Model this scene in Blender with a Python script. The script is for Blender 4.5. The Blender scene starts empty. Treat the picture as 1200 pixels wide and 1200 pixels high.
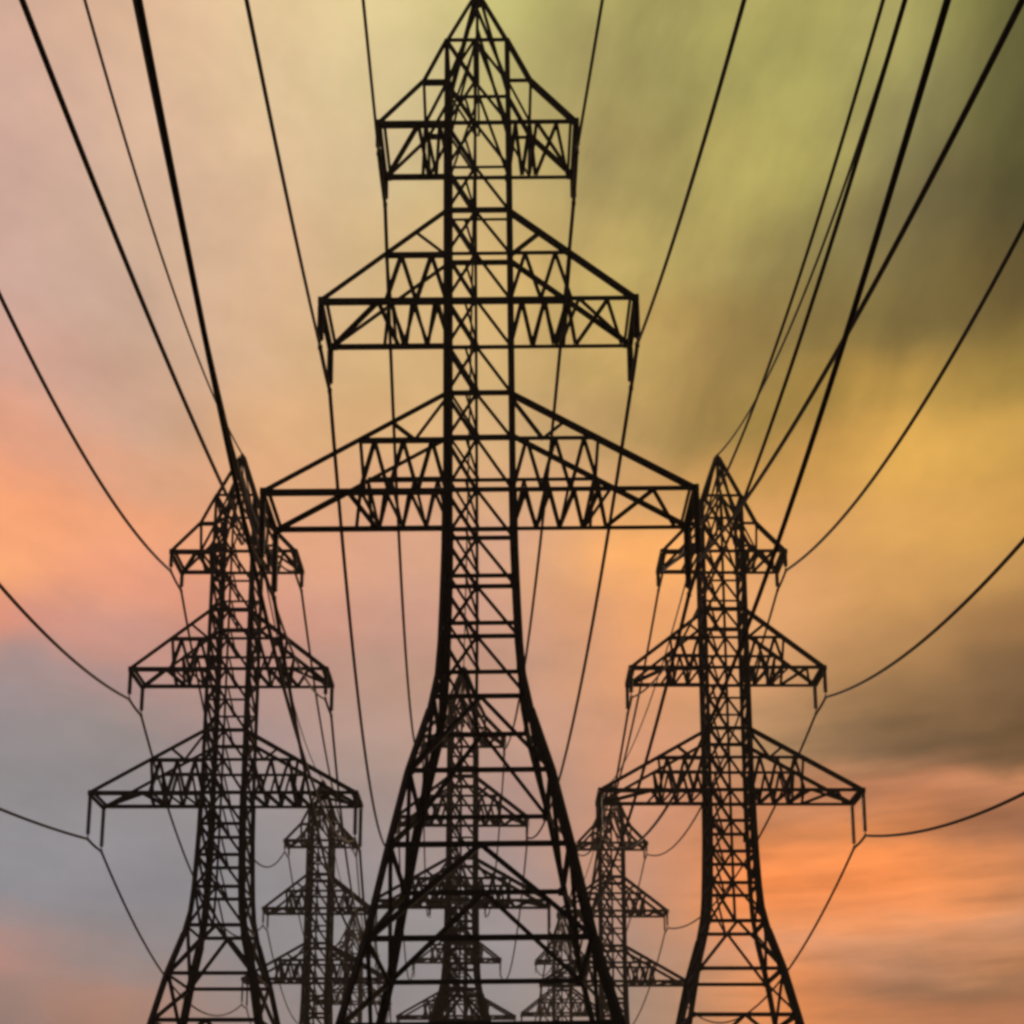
import bpy, bmesh, math, random
from mathutils import Vector, Matrix

random.seed(7)
sc = bpy.context.scene
COL = sc.collection

# ------------------------------------------------------------------ helpers
def tag(o, label=None, cat=None, group=None, kind=None):
    if label: o['label'] = label
    if cat: o['category'] = cat
    if group: o['group'] = group
    if kind: o['kind'] = kind
    return o

def build(name, bm, mat, parent=None, smooth=False):
    me = bpy.data.meshes.new(name)
    bm.to_mesh(me); bm.free()
    me.materials.append(mat)
    if smooth:
        me.polygons.foreach_set('use_smooth', [True] * len(me.polygons))
    o = bpy.data.objects.new(name, me)
    COL.objects.link(o)
    if parent: o.parent = parent
    return o

def copy_tree(o, parent=None):
    c = o.copy(); COL.objects.link(c); c.parent = parent
    for ch in list(o.children):
        copy_tree(ch, c)
    return c

GAUGE = 1.0        # steel gauge: the farther towers are of a heavier section
def angle_bar(bm, p, q, a, out=None, t=None):
    """steel angle section (an L of two flanges) from p to q"""
    p, q = Vector(p), Vector(q)
    d = q - p
    if d.length < 1e-4: return
    d.normalize()
    o = Vector(out) if out is not None else Vector((0, -1, 0))
    u = o - d * o.dot(d)
    if u.length < 1e-3:
        o = Vector((1, 0, 0)); u = o - d * o.dot(d)
    u.normalize()
    v = d.cross(u)
    t = t or max(.18 * a, .018)
    a *= (1.36 if a < .16 else 1.22 if a < .23 else 1.08) * GAUGE
    h = a * .5
    prof = [(h, -h), (h, h), (h - t, h), (h - t, -h + t), (-h, -h + t), (-h, -h)]
    A = [bm.verts.new(p + u * x + v * y) for x, y in prof]
    B = [bm.verts.new(q + u * x + v * y) for x, y in prof]
    n = len(prof)
    for i in range(n):
        bm.faces.new((A[i], A[(i + 1) % n], B[(i + 1) % n], B[i]))
    bm.faces.new(A[::-1]); bm.faces.new(B)

def plate(bm, c, w, h, t=.03):
    """gusset plate in the face plane (normal along y)"""
    m = Matrix.Translation(Vector(c)) @ Matrix.Diagonal((w, t, h, 1))
    bmesh.ops.create_cube(bm, size=1, matrix=m)

def tube(bm, pts, r, n=8):
    rings = []
    for i, p in enumerate(pts):
        a = pts[max(0, i - 1)]; b = pts[min(len(pts) - 1, i + 1)]
        d = (b - a).normalized()
        u = d.cross(Vector((0, 0, 1)))
        if u.length < 1e-3: u = d.cross(Vector((1, 0, 0)))
        u.normalize(); v = u.cross(d)
        rings.append([bm.verts.new(p + (u * math.cos(2 * math.pi * k / n) + v * math.sin(2 * math.pi * k / n)) * r) for k in range(n)])
    for A, B in zip(rings, rings[1:]):
        for k in range(n):
            bm.faces.new((A[k], A[(k + 1) % n], B[(k + 1) % n], B[k]))
    bm.faces.new(rings[0][::-1]); bm.faces.new(rings[-1])

def lathe(bm, prof, c, n=12):
    rings = []
    for z, r in prof:
        rings.append([bm.verts.new((c[0] + r * math.cos(2 * math.pi * k / n), c[1] + r * math.sin(2 * math.pi * k / n), c[2] + z)) for k in range(n)])
    for A, B in zip(rings, rings[1:]):
        for k in range(n):
            bm.faces.new((A[k], A[(k + 1) % n], B[(k + 1) % n], B[k]))
    bm.faces.new(rings[0]); bm.faces.new(rings[-1][::-1])

# ---------------------------------------------------------------- materials
def principled(name, base, rough, metal=0.0, var=None, scale=3.0):
    m = bpy.data.materials.new(name); m.use_nodes = True
    nt = m.node_tree; b = nt.nodes['Principled BSDF']
    b.inputs['Roughness'].default_value = rough
    b.inputs['Metallic'].default_value = metal
    b.inputs['Specular IOR Level'].default_value = .25
    if var:
        tc = nt.nodes.new('ShaderNodeTexCoord')
        nz = nt.nodes.new('ShaderNodeTexNoise'); nz.inputs['Scale'].default_value = scale
        nz.inputs['Detail'].default_value = 6
        cr = nt.nodes.new('ShaderNodeValToRGB')
        cr.color_ramp.elements[0].position = .35; cr.color_ramp.elements[1].position = .7
        cr.color_ramp.elements[0].color = (*base, 1); cr.color_ramp.elements[1].color = (*var, 1)
        nt.links.new(tc.outputs['Object'], nz.inputs['Vector'])
        nt.links.new(nz.outputs['Fac'], cr.inputs['Fac'])
        nt.links.new(cr.outputs['Color'], b.inputs['Base Color'])
    else:
        b.inputs['Base Color'].default_value = (*base, 1)
    return m

STEEL = principled('weathered_steel', (.010, .009, .0085), .7, 0, (.018, .014, .011), 1.2)
CERAMIC = principled('brown_ceramic', (.016, .010, .008), .4, 0, (.022, .014, .01), 5)
ALU = principled('aged_conductor', (.014, .012, .011), .6, 0, (.022, .018, .016), 2)
SOIL = principled('dry_grass_ground', (.05, .055, .022), .95, 0, (.11, .085, .045), .15)

# -------------------------------------------------- tower design (metres, base at z = 0)
CAM_Z = 1.7
LEVELS = [(8.45, -2.6), (8.45, 0.0), (6.12, 9.94), (5.09, 14.07), (4.18, 18.75), (3.37, 22.68), (2.42, 26.2), (2.06, 28.2),
          (1.93, 30.0), (1.84, 32.3), (1.75, 35.2), (1.71, 38.4), (1.68, 60.4), (1.65, 65.75)]   # (half width, height)
APEX = 70.84
def half(z):
    for (b0, z0), (b1, z1) in zip(LEVELS, LEVELS[1:]):
        if z <= z1:
            return b0 + (b1 - b0) * (z - z0) / (z1 - z0)
    return LEVELS[-1][0] * max(0, (APEX - z) / (APEX - LEVELS[-1][1]))
# crossarms: (tip half span, bottom height, root of the top chord, middle strut height, string length, face zigzags, floor zigzags)
ARMS = {1: (5.375, 60.37, 65.75, 63.04, 1.8, 2, 4), 2: (8.34, 49.48, 54.87, 52.26, 2.7, 2, 6), 3: (11.12, 38.42, 43.94, 41.33, 4.0, 3, 8)}
STRUTS = [(65.75, .17), (60.37, .2), (57.6, .12), (54.87, .3), (52.26, .15), (49.48, .2), (46.7, .12), (43.94, .26), (41.33, .18), (38.42, .22), (35.7, .2), (33.0, .2), (30.25, .2),
          (26.9, .24), (22.68, .24), (18.75, .26), (14.07, .26), (9.94, .26), (5.0, .26)]
DEPTH = 1.7

def make_tower():
    root = bpy.data.objects.new('transmission_tower', None); COL.objects.link(root)
    # four legs
    for sx in (-1, 1):
        for sy in (-1, 1):
            bm = bmesh.new()
            pts = [(sx * b, sy * b, z) for b, z in LEVELS] + [(sx * .12, sy * .12, APEX - .3)]
            for i, (p, q) in enumerate(zip(pts, pts[1:])):
                z = p[2]
                a = (.34 if z < 26 else (.29 if z < 36 else .23) if z < 42 else .2 if z < 60 else .17) * (1 if GAUGE == 1 else 1.15)
                angle_bar(bm, p, q, a, (sx, sy, 0))
            for b, z in LEVELS[2:6] + LEVELS[10:-1]:
                plate(bm, (sx * (b - .05), sy * (b + .16), z), .34, .45)
            build('leg', bm, STEEL, root)
    # horizontal rings of struts
    for z, a in STRUTS:
        b = half(z); bm = bmesh.new()
        for s in (-1, 1):
            angle_bar(bm, (-b, s * b, z), (b, s * b, z), a, (0, s, 0))
            angle_bar(bm, (s * b, -b, z), (s * b, b, z), a * .8, (s, 0, 0))
        build('strut_ring', bm, STEEL, root)
    # lattice of each face
    zs = sorted([s[0] for s in STRUTS])
    up = [z for z in zs if z >= 26.8]
    mid = sorted(set(up + [57.6, 46.7, 63.04]))
    low = [z for z in zs if z <= 26.95]
    kp = {(22.68, 26.9), (14.07, 18.75), (5.0, 9.94)}
    for fi in range(4):
        bm = bmesh.new()
        def P(x, z):
            b = half(z)
            return [(x * b, -b, z), (x * b, b, z), (-b, x * b, z), (b, x * b, z)][fi]
        out = [(0, -1, 0), (0, 1, 0), (-1, 0, 0), (1, 0, 0)][fi]
        for z0, z1 in zip(mid, mid[1:]):
            if fi < 2:
                xm = -.08
                if fi == 0:
                    angle_bar(bm, P(xm, z0), P(xm, z1), .12, out)
                    angle_bar(bm, P(-1, z0), P(xm, z1), .13, out)
                    angle_bar(bm, P(xm, z0), P(-1, z1), .13, out)
                    angle_bar(bm, P(xm, z1), P(1, z0), .13, out)
                else:
                    angle_bar(bm, P(-1, z1), P(xm, z0), .11, out)
                    angle_bar(bm, P(xm, z0), P(-.5, z1), .09, out)
            else:
                angle_bar(bm, P(-1, z0), P(1, z1), .11, out)
                angle_bar(bm, P(1, z0), P(-1, z1), .11, out)
        for z0, z1 in zip(low, low[1:]):
            if fi < 2:
                if (z0, z1) in kp:
                    kb = bmesh.new()
                    for q in (-1, 1):
                        angle_bar(kb, P(0, z1), P(q, z0), .2 if z0 < 20 else .15, out)
                    build('knee_brace', kb, STEEL, root)
            else:
                angle_bar(bm, P(-1, z0), P(1, z1), .15, out)
                angle_bar(bm, P(1, z0), P(-1, z1), .15, out)
        if fi < 2:   # peak diagonals
            zt = 65.75; b = half(63.04)
            s = -1 if fi == 0 else 1
            angle_bar(bm, (0, s * 1.65, 63.04), (0, s * .15, APEX - .5), .09, out)
            for k in (-1, 1):
                angle_bar(bm, (k * 1.65, s * 1.65, 63.04), (0, s * .6, 69.0), .11, out)
                angle_bar(bm, (k * 1.65, s * 1.65, 60.4), (0, s * 1.65, 65.75), .1, out)
        build('lattice_bracing', bm, STEEL, root)
    # peak cap with the earth wire clamp
    bm = bmesh.new()
    lathe(bm, [(-.75, .26), (-.35, .2), (0, .16), (.15, .05)], (0, 0, APEX), 8)
    build('peak_cap', bm, STEEL, root)
    # crossarms
    for lev, (W, zb, zt, zm, SL, nf, nb) in ARMS.items():
        for sx in (-1, 1):
            bm = bmesh.new()
            b = half(zb); bt = half(zt)
            x_m = 2.93 if lev == 1 else bt + (W - bt) * (zt - zm) / (zt - zb)
            for sy in (-1, 1):
                y = sy * DEPTH; o = (0, sy, 0)
                a = .21 if sy < 0 else .18
                angle_bar(bm, (sx * b, y, zb), (sx * W, y, zb), a, o)
                if lev == 1:
                    angle_bar(bm, (sx * W, y, zb), (sx * x_m, y, zm), a, o)
                    angle_bar(bm, (sx * x_m, y, zm), (sx * bt, y, zt), a * .9, o)
                else:
                    angle_bar(bm, (sx * W, y, zb), (sx * bt, y, zt), a, o)
                angle_bar(bm, (sx * b, y, zm), (sx * x_m, y, zm), a * .85, o)
                plate(bm, (sx * (W - .1), y + sy * .12, zb + .05), .5, .34)
            # ties between the front and rear sloping chords
            for f in (0,):
                xx = bt + (W - bt) * f; zz = zt + (zb - zt) * f
                angle_bar(bm, (sx * xx, -DEPTH, zz), (sx * xx, DEPTH, zz), .1, (0, 0, 1))
            angle_bar(bm, (sx * (W - .3), -DEPTH, zb), (sx * (W - .3), DEPTH, zb), .12, (0, 0, 1))
            arm = build('crossarm', bm, STEEL, root)
            # webs: zigzag in both faces, zigzag floor
            bm = bmesh.new()
            for sy in (-1, 1):
                y = sy * DEPTH; o = (0, sy, 0)
                n = 2 * nf if sy < 0 else 2 * nf + 1
                if lev == 1:
                    xs = [b + (x_m - b) * k / 2 for k in range(3)]
                    angle_bar(bm, (sx * x_m, y, zm), (sx * (x_m - .1), y, zb), .12, o)
                    angle_bar(bm, (sx * b, y, zm), (sx * x_m * .98, y, zb), .1, o)
                    continue
                xs = [b + (x_m - b) * k / n for k in range(n + 1)]
                for k in range(n):
                    z0, z1 = (zb, zm) if k % 2 == 0 else (zm, zb)
                    angle_bar(bm, (sx * xs[k], y, z0), (sx * xs[k + 1], y, z1), .15 if sy < 0 else .12, o)
                angle_bar(bm, (sx * x_m, y, zm), (sx * (x_m - .25), y, zb), .13, o)
                # upper triangle
                xq = (b + x_m) / 2; zq = zm + (zt - zm) * .5
                if lev == 3 and sy < 0:
                    x3 = b + (x_m - b) * .36
                    angle_bar(bm, (sx * x3, y, zm), (sx * (b + (x_m - b) * .62), y, zm + (zt - zm) * .38), .13, o)
                    angle_bar(bm, (sx * x3, y, zm), (sx * b, y, zm + (zt - zm) * .9), .13, o)
                elif sy < 0:
                    angle_bar(bm, (sx * xq, y, zq), (sx * (b + .1), y, zm), .13, o)
            up = (0, 0, 1)
            xo = x_m + .12 * (W - x_m)
            angle_bar(bm, (sx * (W - .1), DEPTH, zb), (sx * xo, -DEPTH, zb), .17, up)
            if sx > 0:      # the extra ties near the tip
                w1 = xo + (W - xo) * .5
                angle_bar(bm, (sx * xo, DEPTH, zb), (sx * w1, -DEPTH, zb), .12, up)
                angle_bar(bm, (sx * w1, -DEPTH, zb), (sx * (w1 + .35 * (W - xo)), DEPTH, zb), .12, up)
            angle_bar(bm, (sx * xo, -DEPTH, zb), (sx * (b + (xo - b) * .78), DEPTH, zb), .14, up)
            for k in range(nb):
                x0 = b + (xo - b) * k / nb; x1 = b + (xo - b) * (k + 1) / nb
                y0, y1 = (DEPTH, -DEPTH) if k % 2 == 0 else (-DEPTH, DEPTH)
                angle_bar(bm, (sx * x0, y0, zb), (sx * x1, y1, zb), .145, up)
            build('web_bracing', bm, STEEL, arm)
            bm = bmesh.new()
            angle_bar(bm, (sx * W, -DEPTH - .1, zb), (sx * W, DEPTH + .1, zb), .3, (sx, 0, 0))
            build('end_beam', bm, STEEL, arm)
            for sy in (-1, 1):
                bm = bmesh.new()
                prof = [(0, .05), (-.25, .05)]
                z = -.25; n = int((SL - .5) / .17)
                for k in range(n):
                    prof += [(z, .08), (z - .03, .19), (z - .09, .175), (z - .11, .09)]
                    z -= .17
                prof += [(z, .05), (-SL + .12, .05), (-SL + .1, .13), (-SL - .1, .13)]
                lathe(bm, prof, (sx * W, sy * DEPTH, zb), 10)
                build('insulator_string', bm, CERAMIC, arm, True)
    return root

# ------------------------------------------------------------------ towers
# name key: (x, y, ground height, label)
TOWERS = {
 'C1': (-1.3, 58.7, 0.0, 'largest black lattice tower in the middle, nearest to the viewer', 'big centre tower'),
 'L1': (-24.2, 99.0, -1.8, 'full lattice tower standing alone to the left of the largest tower', 'large left tower'),
 'R1': (18.6, 100.0, -1.2, 'full lattice tower standing to the right of the largest tower', 'large right tower'),
 'C2': (-6.4, 151.0, 2.6, 'lattice tower framed inside the splayed legs of the largest tower', 'tower behind the biggest'),
 'L2': (-30.0, 184.0, -1.0, 'small far lattice tower below the right arm of the large left tower', 'small far left tower'),
 'R2': (15.6, 184.0, -1.4, 'small far lattice tower below the left arm of the large right tower', 'small far right tower'),
 'C3': (-10.6, 229.0, 0.6, 'smallest lattice tower, seen lowest between the legs of the largest tower', 'lowest middle tower'),
 'L3': (-35.8, 269.0, -0.6, 'faint distant lattice tower mostly hidden behind the largest tower\'s left leg', 'faint left tower'),
 'R3': (10.3, 245.0, -7.2, 'faint distant lattice tower mostly hidden behind the largest tower\'s right leg', 'faint right tower'),
}
LEAN = {'C1': -.0096}      # the big tower stands very slightly out of plumb
proto = make_tower()
heavy = far = None
for i, (k, (x, y, g, label, short)) in enumerate(TOWERS.items()):
    if i == 0: o = proto
    elif k[1] == '1':
        GAUGE = 1.25
        if heavy is None: o = heavy = make_tower()
        else: o = copy_tree(heavy)
    else:
        GAUGE = 1.7
        if far is None: o = far = make_tower()
        else: o = copy_tree(far)
    o.location = (x, y, g); o.rotation_euler = (0, LEAN.get(k, 0), 0)
    tag(o, label, 'tower', 'lattice transmission towers standing in three rows')

# ------------------------------------------------------------------- wires
def wire(name, pts, r, label, group):
    bm = bmesh.new(); tube(bm, pts, r)
    tag(build(name, bm, ALU, None, True), label, 'power line', group)

def string_end(k, lev, s, front):
    x, y, g = TOWERS[k][:3]
    W, zb, _, _, SL = ARMS[lev][:5]
    m = Matrix.Rotation(LEAN.get(k, 0), 4, 'Y')
    return Vector((x, y, g)) + m @ Vector((s * W, -DEPTH if front else DEPTH, zb - SL))
def peak(k):
    x, y, g = TOWERS[k][:3]
    return Vector((x, y, g)) + Matrix.Rotation(LEAN.get(k, 0), 4, 'Y') @ Vector((0, 0, APEX))
SIDE = {-1: 'left', 1: 'right'}
ARMN = {1: 'top', 2: 'middle', 3: 'lowest'}
# lines coming forward over the viewer: sideways drift per metre and sag on a 100 m span
FRONT = {('C1',1,-1):(.024,.8),('C1',1,1):(.078,2.75),('C1',2,-1):(.045,5.75),('C1',2,1):(.033,9.5),('C1',3,-1):(.045,5.75),('C1',3,1):(.033,8.5),
 ('L1',1,-1):(.084,9.25),('L1',2,-1):(.075,7.75),('L1',3,-1):(-.045,5.2),('L1',1,1):(.096,14.75),('L1',2,1):(.075,10.5),('L1',3,1):(.072,9.25),
 ('R1',1,-1):(.009,11.75),('R1',2,-1):(.018,10.25),('R1',3,-1):(.015,11.25),('R1',1,1):(0,10),('R1',2,1):(0,9.25),('R1',3,1):(.006,8.5),
 ('C1',0,0):(.03,5.0),('L1',0,0):(.072,9.5),('R1',0,0):(-.006,12.25)}
for (k, lev, s), (dr, sag) in FRONT.items():
    x, y, g, _, short = TOWERS[k]
    A = peak(k) if lev == 0 else string_end(k, lev, s, True)
    L = 100.0
    run = y + 15.0 if k == 'C1' else L
    pts = []
    n = 90
    for i in range(n + 1):
        d = run * i / n; t = d / L
        pts.append(Vector((A.x + dr * d, A.y - d, A.z - 4 * sag * t * (1 - t))))
    if lev == 0:
        wire('earth_wire', pts, .08, 'thin wire rising overhead from the peak of the %s' % short, 'thin earth wires along the tower peaks')
    else:
        inner = k != 'C1' and (s > 0) == (k == 'L1')
        wire('conductor', pts, .08 if k == 'C1' else .08 if inner else .115, 'thick wire rising overhead from %s tip of %s crossarm on %s' % (SIDE[s], ARMN[lev], short), 'power lines strung between the towers')
# spans running back from tower to tower
SAG = {('C1',1,-1):10.5,('C1',2,-1):10.25,('C1',2,1):7.5,('C1',1,1):7.75,('L1',3,-1):6.5,('L1',2,-1):8.5,('L1',1,1):4.75,('L1',1,-1):11,('R1',2,1):5.5}
for a, b in (('C1','C2'),('C2','C3'),('L1','L2'),('L2','L3'),('R1','R2'),('R2','R3')):
    short = TOWERS[a][4]
    for lev in (0, 1, 2, 3):
        for s in ((0,) if lev == 0 else (-1, 1)):
            if lev == 0:
                A = peak(a); B = peak(b); pts = []
            else:
                A = string_end(a, lev, s, False); B = string_end(b, lev, s, True)
                F = string_end(a, lev, s, True)      # jumper between the two strings
                pts = [F.lerp(A, i / 6) - Vector((0, 0, .08 * math.sin(math.pi * i / 6))) for i in range(6)]
            sag = SAG.get((a, lev, s), 7.5 if lev else 5.0)
            n = 48
            for i in range(n + 1):
                t = i / n
                p = A.lerp(B, t); p.z -= 4 * sag * t * (1 - t); pts.append(p)
            if lev == 0:
                wire('earth_wire', pts, .08, 'thin wire running back from the peak of the %s' % short, 'thin earth wires along the tower peaks')
            else:
                wire('conductor', pts, .11, 'wire sagging back from %s tip of %s crossarm on %s' % (SIDE[s], ARMN[lev], short), 'power lines strung between the towers')

# ------------------------------------------------------------------ ground
bm = bmesh.new()
def axis(lo, hi):
    v = [lo * 1.0]
    while v[-1] < hi:
        c = abs(v[-1] - (90 if lo < -1000 and hi > 2000 else 0))
        v.append(v[-1] + max(5.0, c * .12))
    return v
def gz(x, y):
    num = 0.0; den = .12
    for t in list(TOWERS.values()) + [(0, 0, 0)]:
        w = math.exp(-((x - t[0]) ** 2 + (y - t[1]) ** 2) / (2 * 18.0 ** 2))
        num += w * t[2]; den += w
    return num / den + .12 * math.sin(x * .13) * math.cos(y * .09) * (1 if abs(x) < 300 else 0)
xs = axis(-1500, 1500); ys = axis(-1480, 2500)
grid = [[bm.verts.new((x, y, gz(x, y))) for x in xs] for y in ys]
for j in range(len(ys) - 1):
    for i in range(len(xs) - 1):
        bm.faces.new((grid[j][i], grid[j][i + 1], grid[j + 1][i + 1], grid[j + 1][i]))
tag(build('ground', bm, SOIL, None, True), 'dry grassy ground under the towers', None, None, 'structure')

# -------------------------------------------------------------------- haze
HAZE = .0006
bm = bmesh.new()
bmesh.ops.create_cube(bm, size=1, matrix=Matrix.Translation((0, 500, 34)) @ Matrix.Diagonal((3400, 4600, 86, 1)))
hm = bpy.data.materials.new('pale_evening_air'); hm.use_nodes = True
nt = hm.node_tree; nt.nodes.clear()
out = nt.nodes.new('ShaderNodeOutputMaterial'); pv = nt.nodes.new('ShaderNodeVolumePrincipled')
pv.inputs['Color'].default_value = (.95, .92, .9, 1)
pv.inputs['Density'].default_value = HAZE
pv.inputs['Anisotropy'].default_value = .3
nt.links.new(pv.outputs['Volume'], out.inputs['Volume'])
tag(build('haze', bm, hm), 'thin evening haze', None, None, 'stuff')

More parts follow.
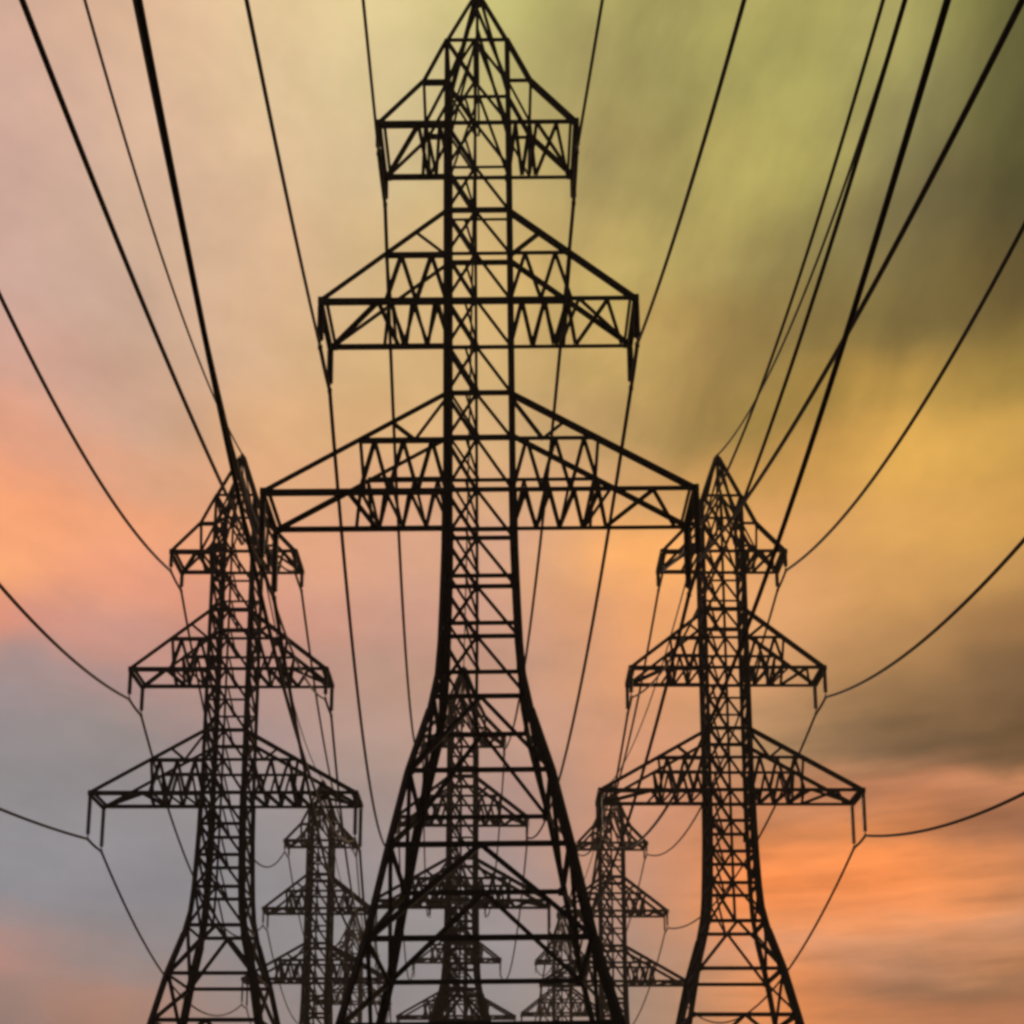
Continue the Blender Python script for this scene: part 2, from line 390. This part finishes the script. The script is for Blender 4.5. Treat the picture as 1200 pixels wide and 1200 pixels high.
# --------------------------------------------------------------------- sky
SKY_AZ = [-27, -24, -21, -18, -15, -12, -9, -6, -3, 0, 3, 6, 9, 12, 15, 18, 21, 24, 27]
SKY_EL = [9, 10, 11, 12, 13, 14, 15, 16, 17, 18, 19, 20, 21, 22, 23, 25, 27.5, 30, 32.5, 35, 38, 41, 44, 47, 50.5]
SKY = [
  [(157, 130, 123), (156, 129, 123), (163, 129, 119), (175, 130, 113), (163, 132, 122), (149, 134, 133), (145, 134, 135), (140, 134, 138), (143, 136, 140), (145, 138, 142), (153, 134, 129), (160, 130, 116), (195, 133, 97), (232, 136, 77), (217, 129, 76), (196, 119, 76), (183, 113, 74), (169, 106, 71), (159, 102, 70)],
  [(174, 135, 124), (168, 133, 124), (166, 132, 122), (172, 132, 118), (160, 134, 126), (147, 136, 135), (144, 135, 137), (141, 135, 139), (144, 137, 140), (146, 139, 141), (154, 135, 129), (162, 132, 117), (197, 135, 99), (233, 138, 80), (200, 123, 78), (161, 106, 76), (153, 103, 72), (155, 104, 71), (166, 110, 74)],
  [(193, 140, 125), (193, 139, 124), (174, 137, 128), (160, 136, 130), (153, 136, 133), (144, 137, 138), (143, 137, 139), (141, 137, 141), (145, 139, 141), (148, 141, 142), (157, 137, 130), (166, 133, 117), (195, 136, 102), (224, 139, 88), (202, 130, 89), (184, 124, 91), (189, 126, 87), (199, 130, 84), (204, 133, 87)],
  [(166, 139, 135), (174, 139, 132), (166, 139, 134), (150, 138, 138), (146, 138, 139), (142, 138, 140), (142, 138, 141), (142, 138, 142), (146, 140, 143), (150, 142, 144), (160, 138, 131), (171, 135, 118), (192, 137, 108), (215, 139, 97), (211, 138, 96), (206, 138, 97), (204, 136, 94), (196, 134, 95), (193, 134, 99)],
  [(149, 139, 142), (153, 139, 140), (151, 139, 140), (145, 138, 141), (143, 138, 141), (141, 138, 141), (143, 139, 141), (144, 140, 142), (148, 141, 142), (153, 142, 143), (166, 139, 130), (179, 137, 117), (204, 138, 101), (231, 139, 84), (229, 140, 86), (226, 142, 91), (209, 138, 95), (196, 135, 98), (201, 136, 95)],
  [(140, 140, 146), (141, 140, 146), (143, 139, 144), (142, 138, 143), (141, 138, 142), (141, 138, 141), (143, 139, 142), (146, 141, 142), (151, 141, 142), (156, 142, 142), (171, 140, 129), (187, 138, 115), (213, 139, 96), (240, 138, 75), (241, 140, 78), (243, 143, 81), (226, 140, 85), (213, 138, 89), (210, 135, 86)],
  [(142, 141, 146), (141, 141, 146), (141, 139, 145), (140, 138, 144), (140, 138, 143), (140, 138, 142), (144, 139, 142), (148, 140, 142), (153, 141, 141), (159, 142, 140), (177, 141, 127), (195, 140, 113), (219, 139, 93), (244, 137, 72), (249, 140, 72), (253, 144, 74), (227, 137, 79), (199, 127, 81), (193, 122, 78)],
  [(143, 142, 146), (143, 141, 146), (142, 140, 145), (142, 139, 144), (142, 139, 143), (142, 139, 142), (147, 140, 141), (151, 141, 141), (157, 141, 140), (162, 142, 139), (181, 141, 126), (199, 141, 112), (216, 138, 94), (231, 134, 74), (241, 139, 74), (252, 145, 76), (217, 131, 76), (181, 115, 75), (172, 111, 74)],
  [(144, 141, 145), (144, 142, 146), (144, 141, 145), (143, 140, 144), (144, 139, 143), (144, 139, 142), (150, 140, 141), (155, 141, 140), (161, 142, 138), (166, 142, 137), (184, 142, 124), (202, 142, 112), (211, 137, 95), (215, 131, 79), (222, 134, 78), (226, 136, 78), (192, 120, 76), (161, 104, 72), (166, 107, 73)],
  [(143, 140, 142), (143, 140, 143), (144, 140, 143), (145, 140, 143), (145, 140, 142), (147, 140, 142), (153, 141, 140), (159, 142, 138), (165, 142, 137), (170, 142, 135), (187, 142, 124), (203, 143, 113), (201, 135, 99), (194, 126, 85), (197, 125, 82), (198, 124, 79), (180, 114, 75), (173, 111, 75), (183, 118, 79)],
  [(144, 138, 140), (143, 139, 141), (144, 139, 141), (146, 139, 141), (148, 140, 140), (151, 140, 138), (157, 142, 138), (164, 143, 137), (169, 143, 135), (175, 143, 133), (190, 144, 123), (205, 145, 114), (198, 135, 100), (186, 123, 86), (184, 119, 82), (185, 119, 81), (187, 122, 83), (186, 122, 81), (142, 97, 62)],
  [(146, 138, 140), (145, 138, 140), (146, 138, 139), (147, 139, 139), (151, 140, 138), (155, 140, 137), (162, 142, 136), (168, 144, 135), (174, 144, 133), (179, 144, 132), (194, 146, 123), (208, 148, 114), (200, 139, 103), (189, 130, 93), (185, 127, 89), (159, 111, 76), (128, 91, 60), (110, 79, 48), (107, 77, 45)],
  [(151, 139, 140), (148, 138, 140), (149, 139, 138), (151, 139, 137), (155, 139, 137), (159, 140, 136), (166, 143, 135), (173, 146, 134), (178, 146, 132), (183, 145, 131), (197, 147, 122), (211, 149, 114), (199, 143, 106), (183, 135, 97), (153, 115, 80), (119, 89, 60), (110, 81, 51), (108, 78, 46), (111, 81, 49)],
  [(156, 140, 140), (154, 139, 140), (158, 140, 138), (160, 140, 136), (163, 140, 136), (166, 141, 136), (172, 144, 135), (177, 147, 134), (182, 147, 132), (187, 147, 130), (200, 149, 122), (214, 151, 115), (201, 146, 107), (185, 141, 99), (157, 119, 82), (127, 96, 63), (121, 89, 56), (114, 84, 52), (116, 86, 54)],
  [(177, 142, 134), (164, 141, 138), (168, 141, 137), (173, 141, 135), (173, 142, 134), (175, 142, 133), (177, 145, 133), (181, 147, 133), (185, 147, 131), (190, 147, 128), (203, 150, 121), (217, 153, 113), (207, 149, 107), (195, 145, 102), (170, 127, 86), (145, 108, 69), (133, 99, 63), (122, 91, 57), (129, 95, 59)],
  [(231, 146, 118), (216, 145, 123), (204, 145, 128), (198, 145, 130), (193, 145, 130), (191, 145, 130), (189, 147, 130), (189, 149, 130), (193, 149, 127), (197, 149, 125), (210, 153, 117), (224, 156, 109), (219, 154, 106), (211, 152, 105), (195, 142, 94), (181, 133, 82), (168, 123, 74), (154, 112, 67), (159, 116, 68)],
  [(255, 175, 118), (250, 169, 118), (239, 160, 121), (228, 154, 124), (216, 151, 126), (208, 150, 128), (204, 151, 130), (202, 152, 132), (204, 153, 131), (205, 155, 130), (219, 158, 118), (234, 162, 106), (231, 162, 104), (224, 161, 105), (218, 158, 99), (214, 156, 91), (203, 149, 84), (195, 145, 80), (200, 150, 82)],
  [(246, 161, 117), (248, 164, 117), (243, 164, 120), (238, 163, 121), (230, 162, 122), (223, 161, 124), (219, 160, 127), (215, 160, 130), (213, 161, 130), (212, 161, 130), (228, 166, 115), (245, 171, 101), (238, 168, 99), (227, 163, 98), (223, 162, 93), (223, 165, 90), (218, 162, 85), (209, 156, 78), (207, 154, 76)],
  [(213, 153, 128), (218, 155, 126), (219, 159, 128), (220, 162, 127), (222, 165, 124), (221, 167, 123), (219, 166, 123), (218, 166, 124), (216, 166, 123), (214, 166, 122), (212, 163, 114), (208, 159, 105), (208, 156, 95), (206, 154, 84), (209, 156, 80), (218, 165, 81), (216, 164, 78), (202, 155, 74), (192, 149, 71)],
  [(203, 159, 146), (205, 159, 141), (203, 160, 140), (206, 164, 137), (214, 168, 131), (219, 171, 126), (217, 171, 122), (216, 172, 120), (213, 171, 120), (210, 171, 120), (194, 157, 105), (176, 142, 89), (168, 136, 77), (163, 132, 68), (172, 137, 66), (184, 144, 68), (176, 139, 66), (159, 128, 60), (146, 120, 56)],
  [(200, 162, 150), (200, 163, 148), (199, 165, 146), (203, 168, 144), (210, 172, 141), (214, 175, 135), (213, 175, 128), (212, 175, 123), (211, 174, 120), (210, 174, 117), (198, 164, 104), (187, 155, 92), (170, 140, 80), (148, 123, 68), (137, 115, 62), (130, 111, 60), (122, 104, 56), (114, 96, 50), (102, 85, 45)],
  [(202, 163, 150), (203, 166, 149), (204, 170, 147), (208, 173, 145), (214, 177, 144), (216, 178, 140), (211, 178, 135), (208, 177, 128), (207, 174, 119), (205, 171, 109), (197, 167, 103), (188, 164, 97), (174, 154, 90), (159, 141, 82), (144, 129, 75), (127, 114, 69), (111, 100, 62), (101, 91, 53), (92, 86, 46)],
  [(205, 165, 150), (209, 170, 150), (213, 175, 149), (216, 180, 149), (219, 185, 148), (217, 186, 146), (210, 183, 141), (203, 180, 134), (198, 174, 123), (192, 168, 111), (178, 158, 101), (164, 147, 90), (162, 147, 86), (169, 156, 87), (164, 153, 86), (146, 136, 82), (133, 125, 78), (118, 112, 65), (103, 99, 54)],
  [(207, 168, 148), (213, 173, 148), (218, 179, 148), (221, 185, 150), (223, 190, 151), (221, 193, 149), (216, 193, 145), (209, 190, 138), (197, 181, 125), (186, 172, 112), (171, 158, 100), (156, 144, 88), (158, 148, 87), (170, 161, 92), (175, 166, 95), (169, 160, 94), (163, 154, 91), (137, 131, 74), (110, 106, 56)],
  [(207, 168, 148), (214, 174, 148), (220, 180, 148), (224, 187, 150), (227, 194, 152), (227, 199, 151), (226, 203, 149), (220, 202, 142), (206, 194, 127), (192, 186, 112), (179, 171, 102), (165, 156, 92), (165, 155, 91), (174, 164, 95), (179, 169, 98), (176, 166, 97), (171, 161, 95), (142, 135, 77), (112, 108, 57)],
]
SKY_GAIN = 1.15
SUN_AZ, SUN_EL = 11.0, 6.0      # degrees; azimuth measured from +y towards +x
def lin(rgb):
    c = [v / 255 for v in rgb]
    return [v / 12.92 if v <= .04045 else ((v + .055) / 1.055) ** 2.4 for v in c]

world = bpy.data.worlds.new('World'); sc.world = world
world.use_nodes = True
nt = world.node_tree; nt.nodes.clear(); N = nt.nodes; LK = nt.links.new
def math_n(op, a, b=None, c=None):
    n = N.new('ShaderNodeMath'); n.operation = op
    for i, v in enumerate((a, b, c)):
        if v is None: continue
        if isinstance(v, (int, float)): n.inputs[i].default_value = v
        else: LK(v, n.inputs[i])
    return n.outputs[0]
def map_n(v, a, b, c, d, interp='LINEAR'):
    n = N.new('ShaderNodeMapRange'); n.interpolation_type = interp
    LK(v, n.inputs[0])
    for i, q in enumerate((a, b, c, d)): n.inputs[i + 1].default_value = q
    return n.outputs[0]
tc = N.new('ShaderNodeTexCoord')
sep = N.new('ShaderNodeSeparateXYZ'); LK(tc.outputs['Generated'], sep.inputs[0])
X, Y, Z = sep.outputs
D2R = math.pi / 180
az0 = math_n('DIVIDE', math_n('ARCTAN2', X, Y), D2R)          # degrees from +y
el0 = math_n('DIVIDE', math_n('ARCSINE', Z), D2R)
# cloud texture in angle space: long flat billows
def cloud_noise(sx, sy, scale, detail, seed, rough=.55, dist=0.0):
    cb = N.new('ShaderNodeCombineXYZ')
    LK(math_n('MULTIPLY', az0, sx), cb.inputs[0]); LK(math_n('MULTIPLY', el0, sy), cb.inputs[1]); cb.inputs[2].default_value = seed
    n = N.new('ShaderNodeTexNoise'); n.inputs['Scale'].default_value = scale
    n.inputs['Detail'].default_value = detail; n.inputs['Roughness'].default_value = rough; n.inputs['Distortion'].default_value = 0
    LK(cb.outputs[0], n.inputs['Vector'])
    return n.outputs['Fac']
w1 = cloud_noise(.8, 1.3, .13, 4, 1.3)
w2 = cloud_noise(.8, 1.3, .13, 4, 9.1)
w3 = cloud_noise(.55, 1.1, .26, 5, 4.2, .55)
az = math_n('ADD', az0, math_n('MULTIPLY', math_n('SUBTRACT', w1, .5), 6.0))
el = math_n('ADD', el0, math_n('MULTIPLY', math_n('SUBTRACT', w2, .5), 4.0))
u = map_n(az, SKY_AZ[0], SKY_AZ[-1], 0, 1)
prev = None
for i, (e, row) in enumerate(zip(SKY_EL, SKY)):
    r = N.new('ShaderNodeValToRGB'); cr = r.color_ramp; cr.interpolation = 'CARDINAL'
    cols = row; n = len(cols)
    while len(cr.elements) < n: cr.elements.new(.5)
    for k, c in enumerate(cols):
        cr.elements[k].position = k / (n - 1); 
    for k, c in enumerate(cols):
        cr.elements[k].color = (*lin(c), 1)
    LK(u, r.inputs['Fac'])
    if prev is None: prev = r.outputs['Color']
    else:
        m = N.new('ShaderNodeMix'); m.data_type = 'RGBA'
        LK(map_n(el, SKY_EL[i - 1], e, 0, 1, 'SMOOTHSTEP'), m.inputs['Factor'])
        LK(prev, m.inputs['A']); LK(r.outputs['Color'], m.inputs['B'])
        prev = m.outputs['Result']
# billow contrast
amp = math_n('ADD', 1.0, math_n('MULTIPLY', math_n('SUBTRACT', w3, .5), .42))
w4 = cloud_noise(1.0, 1.5, .8, 5, 2.7, .55, .3)
amp = math_n('MULTIPLY', amp, math_n('ADD', 1.0, math_n('MULTIPLY', math_n('SUBTRACT', w4, .5), .10)))
# flat dark streaks low on the right, slanting billows high on the right
def mul(a, noise, k, mask):
    return math_n('MULTIPLY', a, math_n('ADD', 1.0, math_n('MULTIPLY', math_n('MULTIPLY', math_n('SUBTRACT', noise, .5), k), mask)))
low = math_n('MULTIPLY', map_n(el0, 25, 19, 0, 1, 'SMOOTHSTEP'), map_n(az0, 4, 13, 0, 1, 'SMOOTHSTEP'))
amp = mul(amp, cloud_noise(.28, 1.9, .5, 5, 6.6, .5), 1.25, low)
high = math_n('MULTIPLY', map_n(el0, 29, 36, 0, 1, 'SMOOTHSTEP'), map_n(az0, -2, 6, 0, 1, 'SMOOTHSTEP'))
along = math_n('ADD', math_n('MULTIPLY', az0, .65), math_n('MULTIPLY', el0, .75))
across = math_n('SUBTRACT', math_n('MULTIPLY', el0, .65), math_n('MULTIPLY', az0, .75))
cbd = N.new('ShaderNodeCombineXYZ'); LK(math_n('MULTIPLY', along, .5), cbd.inputs[0]); LK(across, cbd.inputs[1]); cbd.inputs[2].default_value = 3.3
nd = N.new('ShaderNodeTexNoise'); nd.inputs['Scale'].default_value = .17; nd.inputs['Detail'].default_value = 5; nd.inputs['Roughness'].default_value = .55; nd.inputs['Distortion'].default_value = .15
LK(cbd.outputs[0], nd.inputs['Vector'])
amp = mul(amp, nd.outputs['Fac'], 1.25, high)
mv = N.new('ShaderNodeVectorMath'); mv.operation = 'SCALE'; LK(prev, mv.inputs[0]); LK(amp, mv.inputs['Scale'])
# away from the sunset the overcast is dim and blue grey
dusk = N.new('ShaderNodeMix'); dusk.data_type = 'RGBA'
away = math_n('MAXIMUM', map_n(math_n('ABSOLUTE', az0), 32, 75, 0, 1, 'SMOOTHSTEP'), map_n(el0, 54, 80, 0, 1, 'SMOOTHSTEP'))
LK(away, dusk.inputs['Factor']); LK(mv.outputs[0], dusk.inputs['A']); dusk.inputs['B'].default_value = (.03, .03, .036, 1)
bg_cloud = N.new('ShaderNodeBackground'); LK(dusk.outputs['Result'], bg_cloud.inputs['Color']); bg_cloud.inputs['Strength'].default_value = SKY_GAIN
sky = N.new('ShaderNodeTexSky'); sky.sky_type = 'NISHITA'; sky.sun_disc = False
sky.sun_elevation = math.radians(SUN_EL); sky.sun_rotation = math.radians(SUN_AZ)
bg_sky = N.new('ShaderNodeBackground'); LK(sky.outputs['Color'], bg_sky.inputs['Color']); bg_sky.inputs['Strength'].default_value = .05
mx = N.new('ShaderNodeMixShader'); mx.inputs['Fac'].default_value = .95       # cloud cover
LK(bg_sky.outputs[0], mx.inputs[1]); LK(bg_cloud.outputs[0], mx.inputs[2])
wo = N.new('ShaderNodeOutputWorld'); LK(mx.outputs[0], wo.inputs['Surface'])

# the low sun, veiled by cloud, ahead of the viewer
sl = bpy.data.lights.new('sun', 'SUN'); sl.energy = .5; sl.angle = math.radians(4); sl.color = (1, .72, .45)
so = bpy.data.objects.new('sun', sl); COL.objects.link(so)
a, e = math.radians(SUN_AZ), math.radians(SUN_EL)
to_sun = Vector((math.sin(a) * math.cos(e), math.cos(a) * math.cos(e), math.sin(e)))
so.rotation_euler = to_sun.to_track_quat('Z', 'Y').to_euler()
so.location = (20, 120, 100)

# ------------------------------------------------------------------ camera
cam = bpy.data.cameras.new('camera'); co = bpy.data.objects.new('camera', cam); COL.objects.link(co)
cam.sensor_width = 36; cam.lens = 42.75
cam.shift_y = 574 / 1200
cam.clip_start = .2; cam.clip_end = 20000
co.location = (0, 0, CAM_Z); co.rotation_euler = (math.radians(90 + 10), 0, 0)
sc.camera = co

sc.view_settings.view_transform = 'Standard'; sc.view_settings.look = 'None'
sc.view_settings.exposure = 0; sc.view_settings.gamma = 1
sc.cycles.filter_width = 3.2
sc.cycles.volume_bounces = 0
